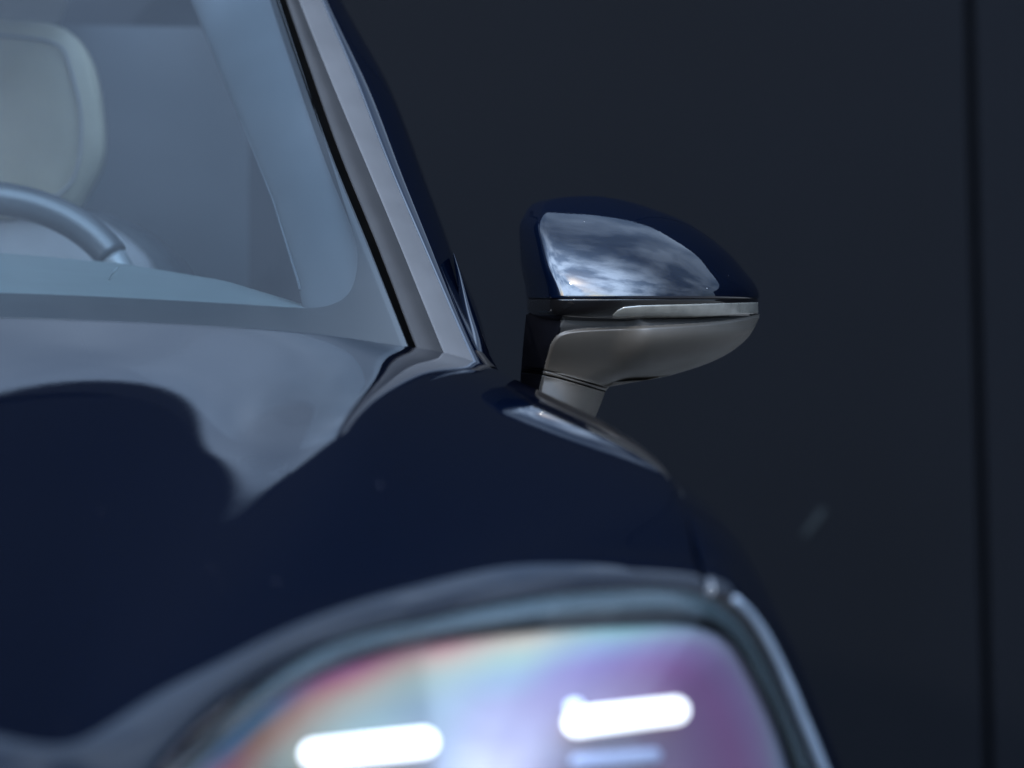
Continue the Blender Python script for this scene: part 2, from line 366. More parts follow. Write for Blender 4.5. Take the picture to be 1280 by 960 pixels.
# printed black border on the inside of the glass: right strip and bottom strip with a rounded inner corner
def frit_inner(t):   # outline of the clear area from the lower left, round the corner, up the pillar
    pts = [(-1150, 372), (-370, 362), (0, 366), (150, 372), (280, 379), (360, 384), (400, 384), (428, 374), (443, 352), (447, 320), (440, 285), (418, 215), (385, 110), (352, 10), (330, -62)]
    return spl(np.arange(len(pts)), np.array(pts, float), t)
tt = np.linspace(0, 14, 160); inn = frit_inner(tt)
outp = []
for k, (x, y) in zip(tt, inn):
    if k < 6: outp.append((x, base_y(x) + 2))
    elif k > 9.5: outp.append((seal_x(y) + 2, y))
    else:
        a = (k - 6) / 3.5; c6 = np.array([frit_inner([6.])[0][0], base_y(400) + 2]); c9 = np.array([seal_x(frit_inner([9.5])[0][1]) + 2, frit_inner([9.5])[0][1]]); cc_ = np.array([513, 440])
        outp.append(tuple((1-a)**2 * c6 + 2*a*(1-a) * cc_ * 1.0 + a*a * c9) if False else tuple((c6 + (cc_ - c6) * min(1, 2*a)) if a < .5 else (cc_ + (c9 - cc_) * (2*a - 1))))
G = np.array([[ws(x, y, -.006) for x, y in (tuple(np.array(i) + (np.array(o_) - np.array(i)) * s) for s in np.linspace(0, 1, 5))] for i, o_ in zip(inn, outp)])
o = grid_obj('printed_border', G, FRIT); part(o, wind)

# --- A-pillar: black seal, dark trim, pale trim, blue outer skin
def strip(name, edges, offs, mat, rows=None, pad=None, nsub=10, edge_roll=.003):
    """edges: lists of x by picture height; offs: metres behind the windscreen edge, same order"""
    ys = [480, 430, 300, 200, 100, 0, -60]
    G = []
    for py in np.linspace(474, -60, 74):
        Yw = ws(seal_x(py), py)[1]
        ctrl = [P(float(spl(ys[::-1], e[::-1], [py])[0]), py, Yw + o_) for e, o_ in zip(edges, offs)]
        G.append(spl(np.arange(len(ctrl)), np.array(ctrl), np.linspace(0, len(ctrl) - 1, nsub)) if len(ctrl) > 2 else np.linspace(ctrl[0], ctrl[1], nsub))
    G = np.array(G); Nn = gnorm(G); s = 1 if Nn[20, nsub // 2] @ np.array([0, -1, 0]) > 0 else -1
    for e in ('c0', 'c1'): G = flange(G, e, edge_roll, .012, s * (gnorm(G)), 4)
    return part(grid_obj(name, G, mat))
sx = SEALX
e1 = [x + d for x, d in zip(sx, (12, 12, 14, 14, 14, 13, 12))]
e2 = [x + d for x, d in zip(sx, (44, 43, 42, 41, 35, 29, 25))]
e2b = [x + d for x, d in zip(sx, (30, 29, 28, 27, 25, 21, 18))]
e3 = [608, 585, 528, 485, 446, 404, 380]
e3b = [(a + b) / 2 for a, b in zip(e2, e3)]
strip('window_seal', [[x - 2 for x in sx], e1], (.030, .032), RUBBER)
strip('pillar_trim', [[x + 2 for x in e1], e2b, e2], (.000, -.002, .010), TRIMG)
strip('pillar_finisher', [[x + 2 for x in e2], e3b, [x - 1 for x in e3]], (.008, .012, .020), TRIML)
sil = [632, 607, 560, 523, 483, 427, 400]
e4a = [a + (b - a) * .35 for a, b in zip(e3, sil)]; e4b = [a + (b - a) * .78 for a, b in zip(e3, sil)]
strip('pillar_skin', [[x + 2 for x in e3], e4a, e4b, sil, [x - 14 for x in sil]], (.018, .030, .07, .14, .30), PAINT, nsub=26)
# small glossy corner piece behind the pillar foot
tri = [[(566, 318), (567, 316), (568, 318)], [(571, 350), (577, 346), (582, 350)], [(577, 390), (588, 388), (598, 392)], [(582, 420), (598, 420), (608, 428)], [(584, 446), (602, 447), (614, 452)]]
G = np.array([[P(x, y, 4.075 + (430 - y) * .0012 + d) for (x, y), d in zip(r, (0, -.014, .03))] for r in tri])
G = tsurf(G, np.linspace(0, 4, 30), np.linspace(0, 2, 16))
part(grid_obj('corner_trim', G, PAINT))

G = np.array([[P(x, y, 4.05 + d) for (x, y), d in zip(r, (.0, -.012, -.008, .02))] for r in ([(584, 441), (592, 438), (602, 440), (606, 444)], [(588, 446), (598, 445), (609, 449), (613, 453)], [(600, 460), (606, 459), (615, 458), (620, 459)])])
part(grid_obj('cowl_end_cap', tsurf(G, np.linspace(0, 2, 12), np.linspace(0, 3, 12)), vary(principled('brown_black_plastic', (.005, .004, .0035), .6, 0, 0, .02, 1.5, .15), .2, 60)))
# roof, side windows, pillars further back
top = Gw[-1]
Gr = []
for k, (dy_, dz_) in enumerate(((0, .004), (.06, .03), (.2, .065), (.5, .10), (.95, .10), (1.4, .05), (1.9, -.10))):
    sc2 = 1 - .05 * dy_
    row = top + EY * dy_ + np.array([0, 0, dz_])
    Gr.append(row)
Gr = np.array(Gr); Gr = tsurf(Gr[:, ::6], np.linspace(0, 6, 50), np.linspace(0, Gr[:, ::6].shape[1] - 1, 60))
part(grid_obj('roof', Gr, PAINT))
# rail joining roof edge, running back over the side windows
edge_t = [P(326 + 4, -60, ws(326, -60)[1] + .005), P(345, -64, ws(326, -60)[1] + .02), P(372, -58, ws(326, -60)[1] + .05), P(399, -50, ws(326, -60)[1] + .14)]
Grl = []
for dy_, dz_, dx_ in ((0, 0, 0), (.2, .045, .01), (.5, .075, .02), (.95, .07, .01), (1.4, .01, -.03), (1.9, -.16, -.10)):
    Grl.append([p + EY * dy_ + np.array([0, 0, dz_]) + EX * dx_ for p in edge_t])
part(grid_obj('roof_rail', tsurf(np.array(Grl), np.linspace(0, 5, 40), np.linspace(0, 3, 12)), PAINT))
# side glass
Gs = []
belt0 = P(600, 452, 4.22); belt1 = belt0 + EY * 2.1 + np.array([0, 0, .03])
t0_ = P(560, 320, 4.30)
for u in np.linspace(0, 1, 20):
    b_ = belt0 + (belt1 - belt0) * u
    tfr = np.array(Grl[0][3]) + (np.array(Grl[4][3]) - np.array(Grl[0][3])) * u - EX * .01
    if u < .28: tfr = belt0 + (np.array(Grl[0][3]) - belt0) * 1.0 * (u / .28) + EY * .05
    else:
        q = (u - .28) / .72; tfr = spl(np.arange(5), np.array([g[3] for g in Grl[:5]]), [q * 4])[0] + EY * .05
    Gs.append([b_ + (tfr - b_) * s + EX * .02 * math.sin(math.pi * s) - EX * .012 for s in np.linspace(0, 1, 12)])
part(grid_obj('side_window', np.array(Gs), SIDEGL))

# --- cabin
def slab(name, pts, mat, parent=None, thick=.03, n=24, dirn=(0, 1, 0)):
    """a padded cushion: outline points (world) bulged towards the viewer"""
    pts = np.asarray(pts, float); k = len(pts); c = pts.mean(0); loop = spl(np.arange(k + 3), np.vstack([pts[-1:], pts, pts[:2]]), np.linspace(1, k + 1, 73)[:-1])
    d = np.array(dirn, float); rings = []
    for a in np.linspace(0, math.pi / 2, 9):
        s = math.cos(a) ** .45 if a < math.pi/2 - .01 else 0.0
        rings.append(c + (loop - c) * max(s, .002) - d * thick * math.sin(a))
    rings.insert(0, loop + d * thick * 1.2); rings.insert(0, c + (loop - c) * .02 + d * thick * 1.4)
    return grid_obj(name, np.array(rings), mat, parent, wrap_c=True)
# driver's seat
YS = 5.25
seat = slab('driver_seat', [P(x, y, YS + .12) for x, y in ((-330, 420), (-300, 330), (-200, 285), (-60, 262), (90, 262), (150, 272), (200, 305), (240, 360), (262, 440), (270, 620), (-340, 620))], DARKL, None, .10); part(seat)
ins_ = slab('seat_insert', [P(x, y, YS - .02) for x, y in ((-300, 430), (-240, 330), (-120, 290), (60, 268), (120, 274), (160, 300), (192, 345), (212, 430), (215, 620), (-300, 620))], LEATHER2, None, .05); part(ins_, seat)
hr = slab('headrest', [P(x, y, YS - .05) for x, y in ((-240, 120), (-225, 60), (-160, 34), (-60, 24), (40, 26), (92, 44), (118, 90), (128, 150), (126, 205), (104, 248), (70, 268), (-60, 276), (-200, 262), (-238, 200))], LEATHER, None, .035); part(hr, seat)
lp = np.array([P(x, y, YS - .082) for x, y in ((-195, 110), (-120, 50), (40, 48), (84, 75), (99, 130), (100, 190), (86, 232), (50, 256))])
o = tube('piping', spl(np.arange(8), lp, np.linspace(0, 7, 60)), .0022, LEATHER2, None, 8); part(o, seat)
# steering wheel (rim, silver spoke end)
def rimpt(a, r=1.0):
    c = P(-20, 385, 4.62); c = c + EY * 0
    ux = EX * .178 * r; uy = (np.array([0, 0, 1.0]) * math.cos(math.radians(25)) - EY * -math.sin(math.radians(25))) * .150 * r
    return c + ux * math.cos(a) + uy * math.sin(a)
rim = tube('steering_wheel', [rimpt(a) for a in np.linspace(math.radians(28), math.radians(330 + 0), 120)], .0205, DARKL, None, 20); part(rim)
o = tube('rim_insert', [rimpt(a) for a in np.linspace(math.radians(27), math.radians(-28), 30)], .017, SILVER, None, 18); part(o, rim)
hub = slab('airbag_cover', [rimpt(a, .42) for a in np.linspace(0, 2*math.pi, 12, endpoint=False)], DARKL, None, .03); part(hub, rim)
# dashboard: top pad, front roll, seam
def dash_curve(x):
    return float(np.interp(x, [-1200, -370, 0, 150, 280, 390, 440], [300, 306, 318, 331, 352, 384, 398]))
Gt = []
for x in np.linspace(-1150, 450, 90):
    y1 = dash_curve(x); Yb = 4.62 if x < 100 else 4.62 - (x - 100) * .0010
    Yf = ws(x, base_y(x) - 6)[1] + .03
    bk = P(x, y1, Yb); fr = P(x, base_y(x) + 4, Yf); lo = bk - np.array([0, 0, .10]) + EY * .05
    mid = bk * .5 + fr * .5 + np.array([0, 0, .012])
    Gt.append(spl(np.arange(5), np.array([fr, mid, bk + np.array([0, -.03, -.001]), bk + np.array([0, .01, -.012]), lo]), np.linspace(0, 4, 24)))
part(grid_obj('dashboard', np.array(Gt), DASH)); dash = bpy.data.objects['dashboard']
pts = [P(x, dash_curve(x) + 11 + (x > 0) * .004 * max(x, 0), 4.50 if x < 100 else 4.50 - (x - 100) * .0010) for x in np.linspace(-400, 380, 60)]
o = tube('seam', np.array([P(x, y, 4.30) for x, y in ((148, 337), (140, 346), (134, 357), (132, 368))]) + np.array([0, 0, .003]), .0012, DASH, None, 6); part(o, dash)
# inner pillar trim (pale) and headliner, door trim, rear cabin
Gp = []
for py in np.linspace(400, -60, 40):
    x0 = float(np.interp(py, [-60, 0, 150, 250, 360, 400], [215, 238, 300, 340, 374, 380])); x1 = seal_x(py) + 6
    Y0 = ws(x1, py)[1]
    Gp.append([P(x0, py, Y0 + .16), P(x0 + 10, py, Y0 + .13), P((x0 + x1) / 2, py, Y0 + .07), P(x1, py, Y0 + .035)])
part(grid_obj('inner_pillar_trim', tsurf(np.array(Gp), np.linspace(0, 39, 60), np.linspace(0, 3, 14)), PTRIM))
tl_ = [P(float(np.interp(py, [150, 250, 360], [301, 341, 375])), py, ws(340, py)[1] + .14) for py in np.linspace(150, 362, 30)]
part(tube('trim_edge', tl_, np.linspace(.0002, .0016, 30), PTRIM, None, 8))
Gh = Gr - np.array([0, 0, .03]); part(grid_obj('headliner', Gh, LINER))
def wallq(name, a, b, z0, z1, mat, lean_=0):
    a = np.array(a); b = np.array(b); G = np.array([[p + np.array([0, 0, z]) + EX * lean_ * (z - z0) for z in np.linspace(z0, z1, 6)] for p in (a + (b - a) * u for u in np.linspace(0, 1, 10))])
    return part(grid_obj(name, G, mat))
wallq('door_trim', carxyz(.69, .25, 0), carxyz(.72, 2.2, 0), .35, .93, CABIN, .03)
wallq('door_trim', carxyz(-.71, .10, 0), carxyz(-.72, 2.2, 0), .35, .93, CABIN, -.03)
wallq('rear_bulkhead', carxyz(-.78, 1.72, 0), carxyz(.78, 1.72, 0), .35, 1.40, CABIN)
V = [tuple(carxyz(x, y, .30)) for x, y in ((-.75, -.1), (.75, -.1), (.75, 2.3), (-.75, 2.3))]
part(mesh_obj('cabin_floor', V, [(0, 1, 2, 3)], CABIN, smooth=False))

# --- headlamp
HC = np.array([560., 1080.])
def polar(pts):
    pts = np.array(pts, float) - HC; th = np.degrees(np.arctan2(-pts[:, 1], pts[:, 0])) % 360; r = np.hypot(pts[:, 0], pts[:, 1]); o_ = np.argsort(th); th = th[o_]; r = r[o_]
    return np.concatenate([th[-3:] - 360, th, th[:3] + 360]), np.concatenate([r[-3:], r, r[:3]])
LIP = [(100,1050),(196,955),(335,823),(520,751),(710,716),(800,710),(882,720),(932,748),(974,808),(1008,885),(1040,965),(1085,1150),(1040,1330),(820,1450),(500,1470),(220,1380),(90,1220)]
LIPD = [2.40,2.50,2.67,2.83,2.91,2.955,3.0,3.03,3.06,3.08,3.10,3.12,3.00,2.80,2.55,2.42,2.38]
IRI = [(165,1045),(238,965),(305,903),(380,852),(450,822),(560,797),(700,787),(800,783),(880,787),(922,808),(950,850),(972,910),(988,975),(1020,1150),(975,1280),(780,1370),(500,1390),(260,1310),(150,1180)]
EDG = [(118,1047),(212,962),(340,846),(522,777),(710,742),(800,737),(872,743),(915,768),(955,825),(990,900),(1020,975),(1062,1150),(1020,1310),(810,1425),(500,1445),(235,1360),(108,1210)]
INE = [(150,1046),(226,966),(350,866),(530,796),(700,770),(800,763),(868,768),(905,785),(943,840),(975,905),(1003,978),(1045,1150),(1005,1300),(800,1410),(500,1430),(245,1345),(125,1200)]
def rad(poly, th): t, r = polar(poly); return spl(t, r, th)
TH = np.linspace(0, 360, 181)[:-1]
pl = np.array(LIP, float) - HC; tl = np.degrees(np.arctan2(-pl[:, 1], pl[:, 0])) % 360; oo = np.argsort(tl)
def lipdepth(th): return np.interp(th, np.concatenate([tl[oo][-1:] - 360, tl[oo], tl[oo][:1] + 360]), np.concatenate([np.array(LIPD)[oo][-1:], np.array(LIPD)[oo], np.array(LIPD)[oo][:1]]))
RL = rad(LIP, TH); YC = 2.70
def hp(th, r, dy_=0.0):
    """on the lamp face at polar angle th and pixel radius r"""
    rl = np.interp(th, np.append(TH, 360), np.append(RL, RL[0])); k = r / rl
    Y = YC + (lipdepth(th) - YC) * k ** 2 + dy_
    return P(HC[0] + r * math.cos(math.radians(th)), HC[1] - r * math.sin(math.radians(th)), Y)
def ring_obj(name, rings, mat, parent=None, uv=False):
    G = np.array([[hp(t, r[i], d) for i, t in enumerate(TH)] for r, d in rings]); u = None
    if uv:
        u = np.array([[(t / 360, (rings[0][0][i] - r[i]) / 200) for i, t in enumerate(TH)] for r, d in rings]).reshape(-1, 2)
    return grid_obj(name, G, mat, parent, wrap_c=True, uv=u)
RE = rad(EDG, TH); RN = rad(INE, TH); RI = rad(IRI, TH)
BEZEL = vary(principled('dark_bezel', (.004, .005, .006), .5, 0, 0, .02, 1.5, .2), .1, 20)
lamp = ring_obj('headlight', [(RL - 14, .03), (RL - 16, .016), (RE, .012), (RE - 2, .016), (RN + 2, .020), (RN, .03), (RI + 2, .036), (RI + 1, .052), (RI * .5, .075), (RI * .01, .09)], BEZEL); part(lamp)
# moulded edge of the lens
o = ring_obj('lens_edge', [(RE - 1, .013), (RE - 4, .006), (RE * .7 + RN * .3, .003), (RE * .3 + RN * .7, .003), (RN + 1, .007), (RN - 1, .014)], vary(principled('grey_green_lens_edge', (.020, .030, .033), .25, 0), .35, 7)); part(o, lamp)
# pale tube added as the lip's bright highlight down the outer side
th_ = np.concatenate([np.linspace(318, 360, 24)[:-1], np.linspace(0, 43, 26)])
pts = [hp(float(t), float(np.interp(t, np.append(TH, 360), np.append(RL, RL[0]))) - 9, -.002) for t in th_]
o = tube('lip_highlight', pts, np.interp(np.arange(len(pts)), [0, 30, len(pts) - 1], [.0062, .0052, .0035]), vary(principled('lip_highlight_grey', (.060, .075, .095), .4, 0, 0, .02, 1.5, .3), .2, 30), None, 12, flat=.8); part(o, lamp)
# clear lens
o = ring_obj('lens', [(RE - 2, .006)] + [(RE * k, -.004 - .010 * (1 - k)) for k in (.985, .95, .9, .85, .78, .7, .6, .5, .4, .3, .2, .1, .01)], LENS); part(o, lamp)
# reflector plate, the lens's rainbow reflections painted into its colour
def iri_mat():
    m = principled('painted_lens_rainbow', (.4, .4, .6), .6, 0, .0, .08); t = m.node_tree; b = t.nodes['Principled BSDF']
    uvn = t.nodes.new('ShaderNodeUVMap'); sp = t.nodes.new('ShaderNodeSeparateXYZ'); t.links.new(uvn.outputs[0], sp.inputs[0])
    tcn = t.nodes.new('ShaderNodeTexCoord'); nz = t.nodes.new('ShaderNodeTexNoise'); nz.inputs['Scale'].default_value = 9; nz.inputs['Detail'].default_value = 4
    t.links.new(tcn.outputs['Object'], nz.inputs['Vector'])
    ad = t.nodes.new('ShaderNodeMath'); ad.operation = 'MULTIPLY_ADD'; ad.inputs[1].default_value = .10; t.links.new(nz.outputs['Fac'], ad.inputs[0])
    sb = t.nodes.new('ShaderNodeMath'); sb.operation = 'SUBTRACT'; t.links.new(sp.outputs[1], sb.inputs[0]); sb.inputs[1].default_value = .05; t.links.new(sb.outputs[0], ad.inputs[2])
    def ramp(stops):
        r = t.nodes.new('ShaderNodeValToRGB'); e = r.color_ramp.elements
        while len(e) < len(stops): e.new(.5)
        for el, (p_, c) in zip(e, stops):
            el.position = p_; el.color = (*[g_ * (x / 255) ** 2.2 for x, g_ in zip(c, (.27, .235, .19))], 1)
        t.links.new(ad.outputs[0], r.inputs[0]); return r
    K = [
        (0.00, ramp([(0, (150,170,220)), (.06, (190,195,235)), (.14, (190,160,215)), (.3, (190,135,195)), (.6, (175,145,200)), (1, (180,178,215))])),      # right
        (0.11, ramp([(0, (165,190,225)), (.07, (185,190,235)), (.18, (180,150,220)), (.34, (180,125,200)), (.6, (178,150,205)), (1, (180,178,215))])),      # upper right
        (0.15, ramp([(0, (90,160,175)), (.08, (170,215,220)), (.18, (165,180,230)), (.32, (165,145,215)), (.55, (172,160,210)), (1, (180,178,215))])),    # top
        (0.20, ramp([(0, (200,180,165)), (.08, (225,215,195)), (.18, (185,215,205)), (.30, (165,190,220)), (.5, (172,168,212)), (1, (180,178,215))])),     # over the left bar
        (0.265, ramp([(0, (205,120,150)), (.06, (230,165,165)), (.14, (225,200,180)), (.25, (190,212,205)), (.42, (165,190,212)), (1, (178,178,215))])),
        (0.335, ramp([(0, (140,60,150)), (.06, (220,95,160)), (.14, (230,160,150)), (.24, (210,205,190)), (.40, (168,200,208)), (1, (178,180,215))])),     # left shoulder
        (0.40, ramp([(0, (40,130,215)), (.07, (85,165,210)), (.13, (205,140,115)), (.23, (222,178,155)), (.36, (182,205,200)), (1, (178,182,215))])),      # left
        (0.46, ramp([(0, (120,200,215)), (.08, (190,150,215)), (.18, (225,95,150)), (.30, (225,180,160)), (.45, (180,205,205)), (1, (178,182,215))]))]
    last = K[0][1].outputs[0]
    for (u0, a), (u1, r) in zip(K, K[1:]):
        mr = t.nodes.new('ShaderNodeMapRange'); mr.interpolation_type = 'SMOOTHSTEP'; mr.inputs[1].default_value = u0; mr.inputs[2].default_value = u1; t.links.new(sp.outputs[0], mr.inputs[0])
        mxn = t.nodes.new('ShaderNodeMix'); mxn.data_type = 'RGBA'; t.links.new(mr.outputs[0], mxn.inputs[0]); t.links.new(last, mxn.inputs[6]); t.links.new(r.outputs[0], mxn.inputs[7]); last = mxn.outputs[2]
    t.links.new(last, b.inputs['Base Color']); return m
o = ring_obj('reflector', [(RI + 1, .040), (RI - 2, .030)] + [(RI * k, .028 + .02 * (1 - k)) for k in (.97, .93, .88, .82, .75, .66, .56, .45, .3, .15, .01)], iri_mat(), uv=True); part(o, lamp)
# bumper below the bonnet edge and the lamp
bp_ = [D[0][0], D[0][1], D[0][2], D[0][3]] + [P(x, y, Y) for x, y, Y in ((88, 1225, 2.38), (215, 1388, 2.42), (500, 1478, 2.55), (822, 1458, 2.80), (1046, 1335, 3.0), (1095, 1200, 3.11))]
bp_ = spl(np.arange(len(bp_)), np.array(bp_), np.linspace(0, len(bp_) - 1, 120)); Gb = []
for v in np.linspace(0, 1, 24):
    q = bp_.copy(); q[:, 2] = bp_[:, 2] + (.20 - bp_[:, 2]) * v; q -= EY * .07 * math.sin(math.pi * v * .8); q[:, 2] -= .012; Gb.append(q)
part(grid_obj('front_bumper', np.array(Gb), PAINT))
# daytime running bars: frosted tubes in chromed cups
LED = emit_mat('lit_led_bar', (1, 1, 1), .8)
def face_y(x, y):
    d = np.array([x, y]) - HC; th = math.degrees(math.atan2(-d[1], d[0])) % 360; return hp(th, float(np.hypot(*d)))[1]
def capsule(name, ax, ay, bx, by, hw, Y, mat, parent, depth=.02):
    a = np.array([ax, ay], float); b = np.array([bx, by], float); d = unit(b - a); n_ = np.array([-d[1], d[0]]); loop = []
    for t_ in np.linspace(-90, 90, 15): loop.append(b + hw * (d * math.cos(math.radians(t_)) + n_ * math.sin(math.radians(t_))))
    for t_ in np.linspace(90, 270, 15): loop.append(a + hw * (d * math.cos(math.radians(t_)) + n_ * math.sin(math.radians(t_))))
    loop = np.array(loop); c = (a + b) / 2; rings = []
    for s, dy_ in ((1, depth), (1, .004), (.97, .001), (.90, 0)):
        pts = loop + (c - loop) * 0; pts = np.array([p + (np.array(q) - p) * (1 - s) for p, q in zip(loop, [a + d * np.clip((p - a) @ d, 0, np.linalg.norm(b - a)) for p in loop])])
        rings.append([P(x, y, face_y(x, y) + Y + dy_) for x, y in pts])
    pts = np.array([a + d * np.clip((p - a) @ d, 0, np.linalg.norm(b - a)) for p in loop]); rings.append([P(x, y, face_y(x, y) + Y - .001) for x, y in pts])
    return grid_obj(name, np.array(rings), mat, parent, wrap_c=True)
for (ax, ay, bx, by, hw, Y) in ((393, 943, 530, 928, 17, .010), (722, 903, 845, 888, 17, .010)):
    o = capsule('light_bar', ax, ay, bx, by, hw, Y, LED, None); part(o, lamp)
for (ax, ay, bx, by, hw, Y) in ((370, 1040, 530, 1025, 20, .010), (735, 1012, 860, 998, 20, .010)):
    o = capsule('light_bar', ax, ay, bx, by, hw, Y, LED, None); part(o, lamp)
o = capsule('bar_cup', 722, 952, 818, 944, 9, .012, principled('frosted_white', (.30, .32, .42), .5), None); part(o, lamp)

o = capsule('lens_pip', 716, 884, 720, 883, 9, -.004, principled('clear_moulding', (.75, .78, .9), .15), None, .006); part(o, lamp)

# --- wing mirror
YM = 4.34
H_ = [0, .04, .15, .276, .45, .62, .764, .866, .945, .984, 1]
XR = [949, 949, 943, 930, 910, 883, 853, 820, 787, 762, 738]
HL = [0, .07, .276, .567, .748, .827, .937, .984, 1]
XL = [658, 657, 652, 649, 650.5, 656, 670, 695, 730]
def outl(h):
    ph = np.arcsin(np.clip(h, 0, 1)); return spl(np.arcsin(HL), XL, ph), spl(np.arcsin(H_), XR, ph)
PROF_S = [0, .015, .040, .066, .088, .106, .130, .175, .27, .40, .55, .70, .83, .93, .985, 1]
PROF_D = [0, .17, .40, .60, .76, .865, .925, .960, .99, 1.0, .965, .855, .66, .405, .165, 0]
arc = np.concatenate([[0], np.cumsum(np.hypot(np.diff(np.array(PROF_S) * 1.7), np.diff(PROF_D)))])
PB = bsp(len(arc), np.linspace(0, 1, 96))
prof = PB @ np.array([PROF_S, PROF_D]).T
def body_row(xl, xr, y, dep, yb=YM, back=.03, pr=prof, slant=0.0):
    s = pr[:, 0]; row = [P(xl + (xr - xl) * a, y, yb - dep * d) for a, d in pr]
    row = [P(xr - 3, y, yb + back)] + [P(xl + 3, y, yb + back)] + row
    return row
DC = .195
rows = []
for ph in np.concatenate([np.linspace(0, 1.5, 64), [1.53, 1.552, 1.565, 1.5705]]):
    h = math.sin(ph); xl, xr = outl(np.array([h])); dep = DC * max(1 - h ** 2.2, .0002) ** .85
    rows.append(body_row(xl[0], xr[0], 372.5 - 127.5 * h, dep, back=.03 * math.cos(ph) + .0005))
rows.insert(0, body_row(661, 945, 373.6, DC - .003)); rows.insert(1, body_row(658.6, 948.4, 373.0, DC - .0008))
mirror = grid_obj('wing_mirror', np.array(rows), PAINT, None, wrap_c=True, flip=False); part(mirror)
mirror['label'] = 'glossy deep blue cap of the wing mirror'
# gloss black waist band
rows = []
for y, i, xi in ((371, .010, 3.5), (373.6, .005, 2.6), (374.6, .0025, 1.2), (380, .0045, .8), (386, .008, .9), (391, .0125, 1.6), (395, .018, 3.2), (398, .026, 6), (401, .038, 10)):
    rows.append(body_row(658 + xi * 1.2, 949 - xi, y, DC - i))
rows = tsurf(np.array(rows), np.linspace(0, 8, 40), np.arange(98))
o = grid_obj('waist_band', rows, GBLACK, None, wrap_c=True, flip=True); part(o, mirror)
# indicator: clear strip set in the band
def band_pt(x, y, proud):
    i = float(np.interp(y, [371, 373.6, 374.6, 380, 386, 391, 395, 398, 401], [.010, .005, .0025, .0045, .008, .0125, .018, .026, .038]))
    s = (x - 658.) / (949 - 658); d = np.interp(s, prof[:, 0], prof[:, 1])
    return P(x, y, YM - (DC - i) * d - proud)
ys_top = lambda x: float(np.interp(x, [766, 772, 780, 800, 930, 948], [394, 388, 384, 382, 378.6, 378.2]))
ys_bot = lambda x: float(np.interp(x, [766, 780, 870, 948], [398.2, 398.4, 396.5, 391.6]))
Gi = []
for x in np.concatenate([np.linspace(766, 800, 24), np.linspace(802, 947.6, 70)]):
    a, b = ys_top(x), ys_bot(x)
    Gi.append([band_pt(x, a - .4, -.001)] + [band_pt(x, a + (b - a) * s, .0022) for s in np.linspace(0, 1, 9)] + [band_pt(x, b + .4, -.001)])
SIG = vary(principled('clear_indicator_plastic', (.085, .08, .068), .25, .1, .3, .05), .2, 60)
ind = grid_obj('indicator', np.array(Gi), SIG, None); part(ind, mirror)
# matte lower shell and foot: depth field over the picture of the form
WBX = [690, 740, 770, 800, 827, 853, 883, 910, 930, 943, 948.5]
WBY = [480, 479.5, 478.5, 476, 472, 465, 455, 442, 427, 410, 398]
def wing_b(x): return float(np.interp(x, WBX, WBY))
wbq = spl(WBX, WBY, np.linspace(690, 948.5, 400))
def wing_b(x): return float(np.interp(x, np.linspace(690, 948.5, 400), wbq))
def neck_r(y): return float(np.interp(y, [390, 440, 470, 482, 489, 503, 520, 545], [800, 785, 772, 763, 757, 752, 745, 740]))
def left_x(y): return float(np.interp(y, [392, 400, 430, 467, 487, 545], [658, 657, 654, 651, 650, 647]))
def waist_d(x): return float(np.interp((x - 658.) / 291, prof[:, 0], prof[:, 1]))
EDGE = np.array([(666, 560), (672, 498), (676, 476), (680, 460), (684, 445), (687, 434), (691, 425), (698, 418), (709, 413.5), (725, 411), (760, 409), (850, 405), (905, 400.5), (935, 395.5), (960, 389)], float)
EDGE = spl(np.arange(len(EDGE)), EDGE, np.linspace(0, len(EDGE) - 1, 120))
def edge_dist(X, Y):
    """signed distance (pixels) to the edge between the black flank and the grained shell; positive on the shell"""
    best = np.full(X.shape, 1e9); sg = np.ones(X.shape)
    for a, b in zip(EDGE[:-1], EDGE[1:]):
        d = b - a; t = np.clip(((X - a[0]) * d[0] + (Y - a[1]) * d[1]) / (d @ d), 0, 1)
        qx = X - a[0] - t * d[0]; qy = Y - a[1] - t * d[1]; r = np.hypot(qx, qy); cr = d[0] * qy - d[1] * qx
        m = r < best; best = np.where(m, r, best); sg = np.where(m, np.where(cr > 0, 1, -1), sg)
    return best * sg
seamx = [640, 653, 677, 700, 733, 757, 790]; seamy = [464, 465, 468, 473, 482.5, 489.5, 500]
def warp(x, r):
    sh = np.interp(x, [640, 653, 677, 700, 733, 757, 800, 860], [-6, -5, -2, 3, 12.5, 19.5, 14, 0]); return r + sh * np.exp(-((r - 470) / 30.) ** 2)
def right_at(r):
    x = np.arange(949, 650, -.25); y = warp(x, r); lim = np.where(x > 690, np.interp(x, np.linspace(690, 948.5, 400), wbq), 480)
    ok = (y < lim) | (x < np.interp(y, [390, 440, 470, 482, 489, 503, 520, 545], [800, 785, 772, 763, 757, 752, 745, 740]))
    return float(x[np.argmax(ok)])
NX = 230
uu = 0.5 - 0.5 * np.cos(np.linspace(0, math.pi, NX)); uu = uu * .5 + np.linspace(0, 1, NX) * .5
rr_ = np.concatenate([np.arange(393, 468, .6), [468.2, 468.7, 469.2, 469.7, 470.2, 470.7, 471.2, 471.7], np.arange(472.2, 545, .8)])
XRr = np.array([right_at(r) for r in rr_]); XLr = np.interp(warp(650, rr_), [392, 400, 430, 467, 487, 545], [658, 657, 654, 651, 650, 647])
X = XLr[:, None] + (XRr - XLr)[:, None] * uu[None, :]; RR = np.repeat(rr_[:, None], NX, 1); Yp = warp(X, RR)
LIM = np.interp(X, [640, 750, 756, 757.5, 763, 769], [600, 600, 560, 490, 482, 478.6])
LIM = np.where(X > 769, np.interp(X, np.linspace(690, 948.5, 400), wbq), LIM); Yp = np.minimum(Yp, LIM)
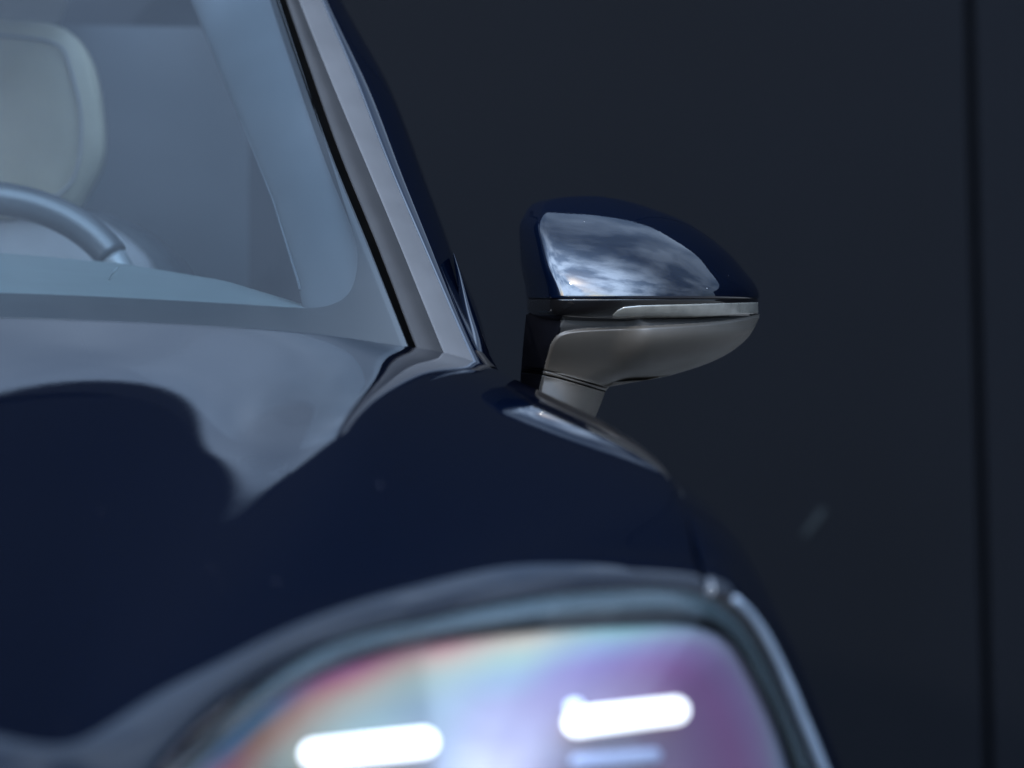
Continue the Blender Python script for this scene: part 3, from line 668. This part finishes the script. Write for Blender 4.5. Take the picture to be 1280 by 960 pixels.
wd = np.interp((X - 658.) / 291, prof[:, 0], prof[:, 1])
wb = np.where(X > 690, np.interp(X, np.linspace(690, 948.5, 400), wbq), 480.)
e = np.clip((Yp - 410) / np.maximum(wb - 410, 1), 0, 1)
dw = (DC - .018) * wd * np.clip(1 - e ** 2.3, 0, 1) ** .72 * sstep(680, 815, X) 
cx = np.interp(Yp, [395, 410, 433, 460, 480, 545], [705, 697, 688, 681, 677, 668]); xl_ = XLr[:, None]
xn = np.interp(Yp, [390, 440, 462, 474, 482, 489, 503, 520, 545], [920, 880, 830, 785, 763, 757, 752, 745, 740])
amp = .098 + .058 * (1 - sstep(405, 478, Yp))
a1 = np.clip((X - xl_) / (cx - xl_), 0, 1); a2 = np.clip((X - cx) / np.maximum(xn - cx, 1), 0, 1)
dn = np.where(X < cx, amp * a1 ** .85, amp * np.clip(1 - a2 ** 3.0, 0, 1) ** .5)
k = .040; h_ = np.clip(k - np.abs(dn - dw), 0, None) / k; dd = np.maximum(dn, dw) + h_ ** 3 * k / 6
dd = np.where((X >= XRr[:, None] - .01) | (X <= xl_ + .01), 0, dd)
dd = np.where(X > 690, np.minimum(dd, (DC - .026) * wd + .011 * sstep(395, 409, Yp) + .05 * sstep(415, 440, Yp)), dd)
for _ in range(6):
    B = dd.copy(); B[1:-1, 1:-1] = .4 * dd[1:-1, 1:-1] + .15 * (dd[:-2, 1:-1] + dd[2:, 1:-1] + dd[1:-1, :-2] + dd[1:-1, 2:]); dd = B
ED = edge_dist(X, Yp)
dd = dd - .0045 * (1 - sstep(-1.0, 4.5, ED)) * np.minimum(dd / .02, 1)
sw = (X < 768)
dd = np.where(sw, dd - .0035 * np.exp(-((RR - 470) / .95) ** 4), dd)
G = np.stack([(X - 640) * (YM - dd) / F, YM - dd, CZ - (Yp - 480) * (YM - dd) / F], -1)
backr = np.stack([P(xr - 4, float(warp(xr, r)), YM + .03) for xr, r in zip(XRr, rr_)])[:, None]; backl = np.stack([P(xl + 2, float(warp(650, r)), YM + .03) for xl, r in zip(XLr, rr_)])[:, None]
G = np.concatenate([backr, backl, G], 1); nr, nc, _ = G.shape
fc = np.array(grid_faces(nr, nc, False, True)); ri = fc[:, 0] // nc; ci = fc[:, 0] % nc
cj = np.clip(ci - 2, 0, NX - 2); eg = (ED[ri, cj] + ED[ri + 1, cj] + ED[ri, cj + 1] + ED[ri + 1, cj + 1]) / 4
back_ = (ci < 2) | (ci == nc - 1); rm = (rr_[ri] + rr_[ri + 1]) / 2; nearn = X[ri, cj] < 768
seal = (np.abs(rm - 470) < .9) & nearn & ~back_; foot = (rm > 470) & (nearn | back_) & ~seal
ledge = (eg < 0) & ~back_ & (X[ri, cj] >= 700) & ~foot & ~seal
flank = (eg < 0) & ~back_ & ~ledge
def sub_obj(name, mask, mat):
    f = fc[mask]; used = np.unique(f); mp = np.full(nr * nc, -1); mp[used] = np.arange(len(used))
    o = mesh_obj(name, G.reshape(-1, 3)[used], mp[f][:, ::-1], mat); part(o, mirror); return o
sub_obj('lower_shell', ~seal & ~foot & ~flank & ~ledge, MATTE); sub_obj('shell_ledge', ledge, vary(principled('ledge_painted_shade', (.006, .0058, .0055), .6, 0, 0, .02, 1.5, .12), .1, 25)); sub_obj('pivot_seal', seal, RUBBER)  # ledge is shell plastic coloured darker for the shade under the cap
sub_obj('mirror_foot', foot & ~flank, MATTE); sub_obj('inner_flank', flank & ~seal, vary(principled('inner_flank_black', (.0015, .0015, .002), .8, 0, 0, .02, 1.5, 0), .1, 20))  # flank coloured near black, darker than the shell
# mirror glass on the far side
lp = [P(x, y, YM + .031) for x, y in ((668, 300), (690, 262), (740, 254), (800, 262), (860, 286), (910, 325), (936, 365), (925, 410), (880, 440), (780, 455), (690, 440), (668, 390))]
o = slab('mirror_glass', lp, principled('silvered_glass', (.8, .8, .8), .02, 1), None, -.002); part(o, mirror)
